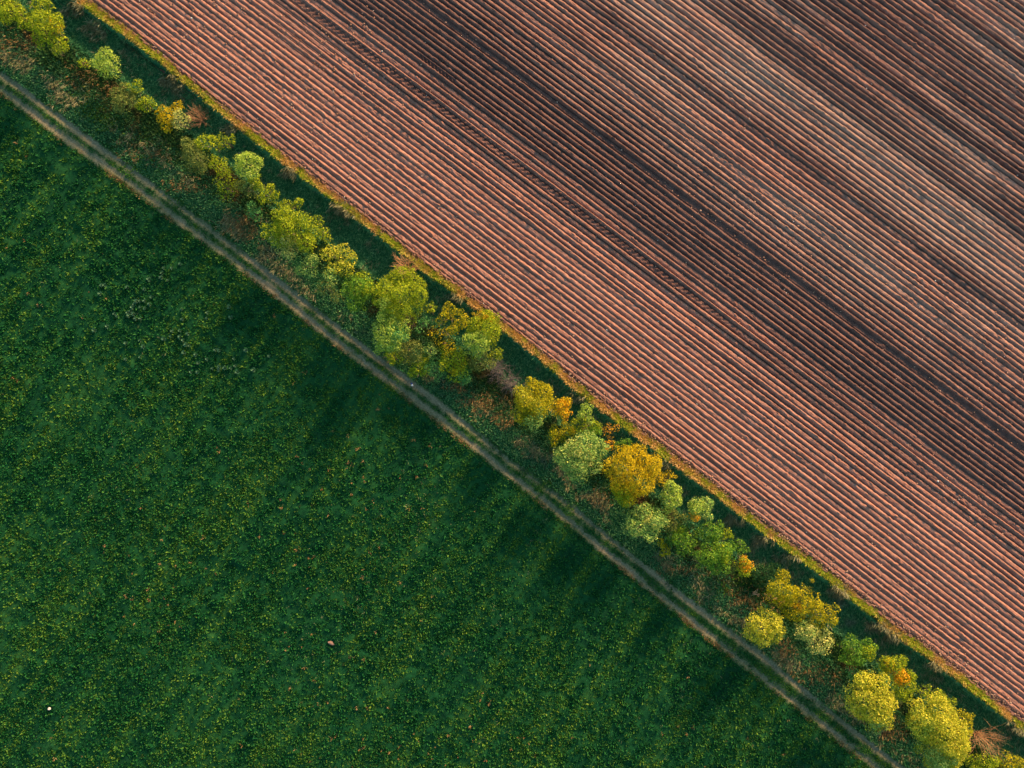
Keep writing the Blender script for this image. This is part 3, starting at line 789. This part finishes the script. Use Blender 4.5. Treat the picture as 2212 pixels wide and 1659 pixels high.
T('tree', "teal green tree left of the speckled yellow cream tree", 'sage', [(662, 577, 28), (676, 560, 20)], 4.6, seed=23)
T('blossom_tree', "speckled yellow cream tree overhanging the dark ditch, upper middle hedge", 'lemon', [(728, 560, 39)], 6.0, seed=24, dens=.6, leaf=.14, lobes=16, extra=[('sage', 715, 598, 22)])
T('shrub', "brownish green shrub under the teal tree beside the track", 'dull', [(700, 620, 24), (722, 640, 18)], 2.6, seed=25, dens=.6)
T('tree', "upright green tree between the speckled cream tree and the big lime dome", 'green', [(772, 620, 36), (768, 652, 28)], 5.6, seed=26, lobes=11, extra=[('olive', 782, 628, 24)])
T('shrub', "small olive shrub atop the upright green tree at the ditch", 'olive', [(786, 597, 21)], 4.4, seed=27, dens=.7)
bare_shrub('bare_shrub', "bare orange brown twigs sprouting behind the big lime dome", W_tan, 876, 574, 30, 4.6, 50, 28)
T('dome_tree', "biggest smooth olive lime dome in the middle of the hedge", 'olive', [(868, 632, 54), (846, 664, 30), (818, 642, 20)], 7.2, seed=29, lobes=14, leaf=.11, extra=[('lime', 832, 660, 24)])
T('tree', "green tree with teal shaded side just below the big lime dome", 'lime', [(832, 690, 30), (838, 728, 36), (866, 712, 24)], 6.0, seed=30, lobes=14, extra=[('teal', 858, 722, 28)])  # teal patch puts the crown's shaded side into leaf colour
T('shrub', "small olive shrub right of the big lime dome beside the ditch", 'olive', [(929, 665, 15)], 3.6, seed=31)
bare_shrub('bare_shrub', "dark brown bare shrub in the hollow under the big lime dome", W_bark, 888, 694, 24, 3.0, 40, 32)
T('shrub', "little teal shrub in the hollow right of the dark brown bare shrub", 'teal', [(914, 696, 14), (908, 712, 12)], 3.2, seed=33)
T('tree', "yellow olive tree with knobbly heads facing the ditch, middle hedge", 'olive', [(974, 670, 20), (958, 686, 20), (992, 690, 22), (982, 708, 18)], 5.4, seed=34, lobes=10)
T('shrub', "thin golden leaved shrub with dark gaps in the middle thicket", 'gold', [(950, 728, 28), (968, 752, 24)], 4.6, seed=35, dens=.4, leaf=.14)
T('tree', "smooth olive lime tree at the right end of the middle thicket", 'olive', [(1046, 708, 38), (1024, 706, 24), (1066, 728, 22)], 6.0, seed=36, leaf=.11)
T('shrub', "orange yellow shrub tip between the middle thicket and the ploughed edge", 'gold', [(1037, 682, 18), (1058, 690, 14)], 3.6, seed=37, extra=[('orange', 1052, 688, 12)])
T('round_tree', "bright green lime tree in front of the smooth olive lime tree", 'lime', [(1030, 740, 32)], 6.2, seed=38, lobes=14)
T('shrub', "dark green shrub deep in the middle thicket below the hollow", 'dull', [(890, 756, 34), (876, 740, 22)], 3.6, seed=39)
T('shrub', "olive shrub at the track side of the middle thicket, left of two", 'olive', [(858, 772, 24), (840, 766, 12)], 3.0, seed=40)
T('shrub', "olive shrub at the track side of the middle thicket, right of two", 'olive', [(903, 788, 28), (894, 808, 14)], 3.0, seed=41)
T('shrub', "small sage shrub between the dark green and thin golden shrubs", 'sage', [(931, 757, 19)], 3.8, seed=42)
T('shrub', "teal shrub on the lower rim of the middle thicket beside the track", 'teal', [(938, 798, 27)], 3.0, seed=43)
T('shrub', "yellow olive shrub in the lower middle thicket under the bright green tree", 'olive', [(984, 785, 38), (992, 770, 22)], 3.8, seed=44, dens=.9, extra=[('gold', 988, 796, 20)])
T('shrub', "teal green shrub hanging over rusty grass at the thicket's foot", 'teal', [(1000, 810, 24)], 3.0, seed=45)
T('shrub', "dull green shrub left of the grey dead brushwood", 'dull', [(1042, 780, 32)], 3.4, seed=46, extra=[('olive', 1070, 764, 18)])
bare_shrub('dead_brushwood', "grey dead brushwood heap right of the middle thicket, upper of two", W_grey, 1074, 800, 28, 1.8, 60, 47, droop=.3, tangle=True, cat='dead shrub')
bare_shrub('dead_brushwood', "grey dead brushwood heap against the yellow green tree, lower of two", W_grey, 1104, 826, 28, 1.8, 60, 48, droop=.3, tangle=True, cat='dead shrub')
T('tree', "full yellow green tree right of the grey dead brushwood", 'olive', [(1150, 868, 46), (1150, 826, 18), (1182, 842, 18), (1136, 892, 30)], 6.2, seed=49, lobes=12, extra=[('lemon', 1140, 862, 30), ('sage', 1150, 905, 26)])
T('shrub', "orange gold shrub right of the full yellow green tree", 'gold', [(1212, 888, 27), (1228, 868, 15)], 4.6, seed=50, extra=[('orange', 1216, 884, 22)])
T('round_tree', "small bright lime tree right of the orange gold shrub", 'lime', [(1266, 892, 21), (1276, 908, 12)], 5.0, seed=51, lobes=12)
T('shrub', "low olive shrub between the full yellow green tree and the pale sage dome", 'olive', [(1200, 938, 24), (1224, 930, 20)], 3.4, seed=52, extra=[('gold', 1232, 930, 13)])
T('shrub', "olive green shrub under the small bright lime tree", 'olive', [(1255, 918, 24), (1284, 926, 20)], 3.8, seed=53, extra=[('green', 1284, 928, 18)])
T('blossom_tree', "pale sage dome tree speckled with cream beside the golden tree", 'sage', [(1252, 985, 50), (1236, 996, 34), (1276, 968, 34), (1270, 955, 24)], 6.4, seed=54, lobes=15, leaf=.14, dens=.8, extra=[('cream', 1252, 978, 34)])
T('shrub', "sparse orange sprigs at the ditch above the golden tree", 'orange', [(1318, 936, 20), (1332, 926, 12), (1312, 920, 10)], 2.8, seed=55, dens=.22, twigs=3)
T('shrub', "rusty orange shrub squeezed between the sage dome and the golden tree", 'orange', [(1314, 962, 16)], 3.6, seed=56, dens=.5)
T('shrub', "little green shrub at the top of the golden tree", 'green', [(1341, 964, 18), (1356, 958, 12)], 3.6, seed=57)
T('golden_tree', "largest golden tree with billowing heads, right of the sage dome", 'gold', [(1366, 1022, 58), (1352, 992, 30), (1398, 1004, 32), (1362, 1062, 30), (1342, 1046, 26)], 7.4, seed=58, lobes=13, leaf=.11, extra=[('olive', 1350, 1066, 30)])
T('shrub', "thin orange olive shrub between the golden tree and the pale lime tree", 'gold', [(1444, 1032, 17), (1430, 1044, 13)], 4.0, seed=59, dens=.6)
T('round_tree', "upright pale lime tree just right of the golden tree", 'lime', [(1452, 1066, 28), (1450, 1086, 25)], 5.8, seed=60, lobes=13)
T('round_tree', "round blue green tree on the track side below the golden tree", 'sage', [(1396, 1130, 42), (1384, 1108, 26)], 5.6, seed=61, lobes=14, leaf=.13, extra=[('cream', 1408, 1126, 22)])
T('shrub', "dark green shrub between the round blue green tree and the lime and orange tree", 'dull', [(1456, 1124, 30), (1448, 1108, 18)], 3.4, seed=62)
T('tree', "lime tree with an orange branch facing the ditch, lower middle hedge", 'sage', [(1518, 1104, 31)], 5.4, seed=63, lobes=12, extra=[('lime', 1512, 1094, 24), ('orange', 1500, 1118, 15)])
T('shrub', "dark olive green shrub right of the round blue green tree", 'green', [(1474, 1166, 32), (1486, 1186, 18)], 4.0, seed=64, extra=[('olive', 1468, 1156, 20)])
T('tree', "dark green tree behind the lime tree with the orange branch", 'green', [(1534, 1148, 32), (1556, 1140, 16)], 4.8, seed=65, extra=[('olive', 1572, 1152, 17)])
T('tree', "broad mid green tree in the lower middle clump", 'green', [(1552, 1200, 38), (1524, 1206, 24), (1568, 1188, 24)], 5.6, seed=66, lobes=12, extra=[('olive', 1562, 1196, 22)])
T('shrub', "small green shrub at the ditch side of the broad mid green tree", 'green', [(1602, 1182, 20)], 4.0, seed=67)
T('shrub', "amber orange shrub at the lower right tip of the lower middle clump", 'olive', [(1606, 1222, 25)], 4.2, seed=68, extra=[('orange', 1609, 1219, 19)])
T('shrub', "grey green shrub tucked under the amber orange shrub", 'dull', [(1580, 1228, 18)], 2.8, seed=69)
T('shrub', "small yellow shrub standing alone beside the track below the blue green tree", 'olive', [(1438, 1190, 15), (1428, 1174, 12)], 2.4, seed=70)
T('shrub', "very dark shrub sunk in the ditch between two lower clumps", 'dark', [(1652, 1236, 30), (1636, 1258, 16), (1675, 1232, 18)], 2.0, seed=71)
bare_shrub('bare_sapling', "thin pale bare sapling in the gap above the pale round tree", W_pale, 1634, 1290, 9, 2.6, 9, 72, lean=(0, .25), rad0=.035)
T('tree', "wide olive tree with an orange heart, lower hedge", 'olive', [(1688, 1276, 40), (1738, 1286, 32), (1722, 1310, 34), (1784, 1326, 33), (1760, 1346, 20)], 5.6, seed=73, lobes=11, dens=.85, extra=[('orange', 1724, 1311, 15)])
T('blossom_tree', "pale yellow round tree beside the track under the orange hearted tree", 'lemon', [(1653, 1357, 43)], 5.4, seed=74, lobes=16, leaf=.12)
T('blossom_tree', "pale mottled tree of two joined heads below the orange hearted tree", 'cream', [(1738, 1360, 27), (1774, 1388, 32), (1756, 1372, 24)], 4.8, seed=75, dens=.75, lobes=13, extra=[('sage', 1744, 1362, 22)])
T('tree', "ragged dark green tree right of the pale mottled tree", 'green', [(1850, 1408, 34), (1876, 1402, 26), (1838, 1424, 24), (1828, 1394, 16)], 4.8, seed=76, extra=[('olive', 1872, 1410, 22)])
T('shrub', "small teal shrub between the ragged dark green tree and the pale lemon dome", 'teal', [(1846, 1454, 17)], 3.0, seed=77)
T('tree', "orange crowned olive tree right of the pale lemon dome", 'olive', [(1934, 1450, 36), (1952, 1488, 32), (1964, 1462, 20)], 5.4, seed=78, extra=[('orange', 1946, 1458, 24), ('gold', 1926, 1440, 20)])
T('dome_tree', "big pale lemon dome tree beside the track, lower right", 'lemon', [(1878, 1508, 50), (1892, 1530, 46), (1862, 1488, 32)], 6.6, seed=79, lobes=16, leaf=.13, extra=[('sage', 1898, 1556, 26)])
T('shrub', "thin olive shrub above the big lime tree in the lower right corner", 'olive', [(1998, 1494, 20), (2022, 1510, 24), (2054, 1516, 14)], 4.2, seed=80, dens=.7)
T('tree', "big lime tree with two stacked heads in the lower right corner", 'lemon', [(2014, 1556, 54), (2044, 1612, 52), (2040, 1576, 50)], 7.4, seed=81, lobes=14, extra=[('lime', 2002, 1566, 34), ('sage', 2036, 1636, 36)])
T('shrub', "yellow olive shrub between the big corner lime tree and the ditch", 'olive', [(2076, 1552, 25), (2092, 1574, 18)], 4.4, seed=82)
bare_shrub('bare_shrub', "bare orange tan shrub right of the big corner lime tree", W_tan, 2134, 1606, 38, 4.2, 46, 83, rad0=.03)
T('shrub', "olive shrub below the bare orange tan shrub at the bottom edge", 'olive', [(2130, 1650, 32), (2100, 1648, 20)], 3.6, seed=84)
T('shrub', "olive shrub cut by the bottom right corner of the hedge", 'olive', [(2186, 1652, 32)], 3.6, seed=85)

# ------------------------------------------------------------------ small things in the meadow and on the track
def thistle_mesh():
    r = np.random.default_rng(77)
    co = []; n = 60
    a = r.uniform(0, 6.283, n); t = r.uniform(0.15, 1.35, n); L = r.uniform(0.16, 0.30, n)
    d = np.stack([np.sin(t) * np.cos(a), np.sin(t) * np.sin(a), np.cos(t)], -1)
    s = np.stack([-np.sin(a), np.cos(a), a * 0], -1) * r.uniform(0.03, 0.06, n)[:, None]
    c0 = d * 0.03 + np.array([0, 0, -0.02])
    tip = d * L[:, None] + np.array([0, 0, 0.06]); mid = d * (L * 0.6)[:, None] + np.array([0, 0, 0.07])
    co = np.stack([c0, mid + s, tip, mid - s], 1).reshape(-1, 3)
    return co, np.arange(n * 4).reshape(n, 4)
G_thistle = leaf_mat("pale thistle leaves", [(0, (0.10, 0.26, 0.14)), (0.6, (0.17, 0.36, 0.20)), (1, (0.28, 0.46, 0.28))], None, transl=0.15)
TH = [(960,430),(1055,432),(1148,382),(940,487),(930,540),(785,560),(1005,572),(735,678),(230,630),(268,630),(220,730),(640,815),(680,815),(610,852),(735,810),(795,850),(590,888),(685,885),(740,900),(568,930),(540,950),(550,985),(605,965),(415,990),(383,962),(687,1018),(628,1020),(300,1110),(152,1157),(1168,908),(1170,1025),(1465,950),(1735,1005),(1718,882),(1455,1012),(1140,1160),(1055,1165),(1240,1195),(1140,1230),(955,1255),(1030,1225),(680,1275),(1180,1270),(515,1305),(718,1345),(1215,1320),(1255,1335),(1555,1385),(1600,1388),(1325,1438),(1190,1415),(680,1465),(515,1490),(1460,1490),(1355,1535),(1600,1580),(1665,1590),(1735,1595),(1785,1570),(1595,1620),(1350,1640),(1810,1640),(2000,1615),(1520,1600),(1270,1640),(815,770),(540,655),(1918,1385),(1768,1485),(2180,1455)]
proto = None
for k, (zx, zy) in enumerate(TH):
    u, v = 176 + zx * 0.1857, 499 + zy * 0.1857
    if proto is None:
        co, f = thistle_mesh(); o = proto = mesh_np("thistle", co, f, G_thistle)
    else:
        o = proto.copy(); COL.objects.link(o)
    rs = 0.95 + 0.6 * ((k * 37) % 17) / 17
    o.location = (float(px(u)), float(py(v)), float(height(np.array([u]), np.array([v]))[0]) + 0.02)
    o.rotation_euler = (0, 0, k * 1.7); o.scale = (rs, rs, rs)
    if zy < 700 and zx > 700: lb = "small pale blue green thistle in the loose group nearest the track"
    elif zx < 330: lb = "small pale green thistle among the few farthest left in the meadow"
    elif zy < 1060 and zx < 900: lb = "small pale green thistle in the tightest cluster of the meadow"
    elif zx > 1400: lb = "small pale green thistle in the right part of the thistle patch"
    else: lb = "small pale green thistle thinly scattered below the tight thistle cluster"
    tag(o, lb, "thistle", "pale thistles in the meadow")

def lump(name, u, v, size, mat, label, cat, seed, flat=0.6, z0=0.0):
    """A rough stone, scrap or mound: a displaced, subdivided icosphere."""
    import bmesh
    r = random.Random(seed)
    bm = bmesh.new(); bmesh.ops.create_icosphere(bm, subdivisions=3, radius=1.0)
    ph = [r.uniform(0, 6.28) for _ in range(6)]
    for vt in bm.verts:
        c = vt.co
        k = 1 + 0.16 * math.sin(3.1 * c.x + ph[0]) + 0.14 * math.sin(3.7 * c.y + ph[1]) + 0.09 * math.sin(7 * c.z + ph[2]) + 0.07 * math.sin(9 * c.x + 6 * c.y + ph[3])
        vt.co = Vector((c.x * k * size[0], c.y * k * size[1], c.z * k * size[2]))
    me = bpy.data.meshes.new(name); bm.to_mesh(me); bm.free(); me.materials.append(mat)
    o = bpy.data.objects.new(name, me); COL.objects.link(o)
    o.location = (float(px(u)), float(py(v)), float(height(np.array([u]), np.array([v]))[0]) + z0)
    o.rotation_euler = (0, 0, r.uniform(0, 3))
    if label: tag(o, label, cat)
    return o
M_white = wood_mat("chalky white stone", (0.50, 0.47, 0.44), (0.66, 0.62, 0.58))
M_pinke = wood_mat("bare pinkish earth", (0.20, 0.11, 0.08), (0.36, 0.22, 0.17))
lump("white_stone", 108, 1530, (0.27, 0.15, 0.16), M_white, "white stone lying in the grass in the lower left of the meadow", "stone", 3, z0=.12)
lump("earth_mound", 716, 1389, (0.55, 0.24, 0.12), M_pinke, "low mound of bare pinkish earth in the middle of the meadow", "mound", 4, z0=0.05)

def plastic_bag():
    m1, n1, o1 = new_mat("white plastic film")
    a = noise(n1, 12, 3); r = ramp(n1, [(0.3, (0.7, 0.72, 0.76)), (0.7, (0.88, 0.88, 0.9))]); n1.links.new(a.outputs[0], r.inputs[0]); diffuse_out(n1, o1, r.outputs[0], 0.4, 0.2, spec=0.4)
    m2, n2, o2 = new_mat("blue plastic film")
    a = noise(n2, 12, 3); r = ramp(n2, [(0.3, (0.03, 0.05, 0.25)), (0.7, (0.07, 0.1, 0.4))]); n2.links.new(a.outputs[0], r.inputs[0]); diffuse_out(n2, o2, r.outputs[0], 0.4, 0.1, spec=0.4)
    root = lump("litter_bag", 890.5, 832, (0.17, 0.12, 0.10), m1, "scrap of white and blue litter lying on the farm track", "litter", 8, z0=.1)
    b = lump("blue_flap", 890.5, 832, (0.15, 0.13, 0.05), m2, None, None, 9)
    b.parent = root; b.location = (0.12, -0.2, -0.06); b.rotation_euler = (0, 0, -.5)
plastic_bag()
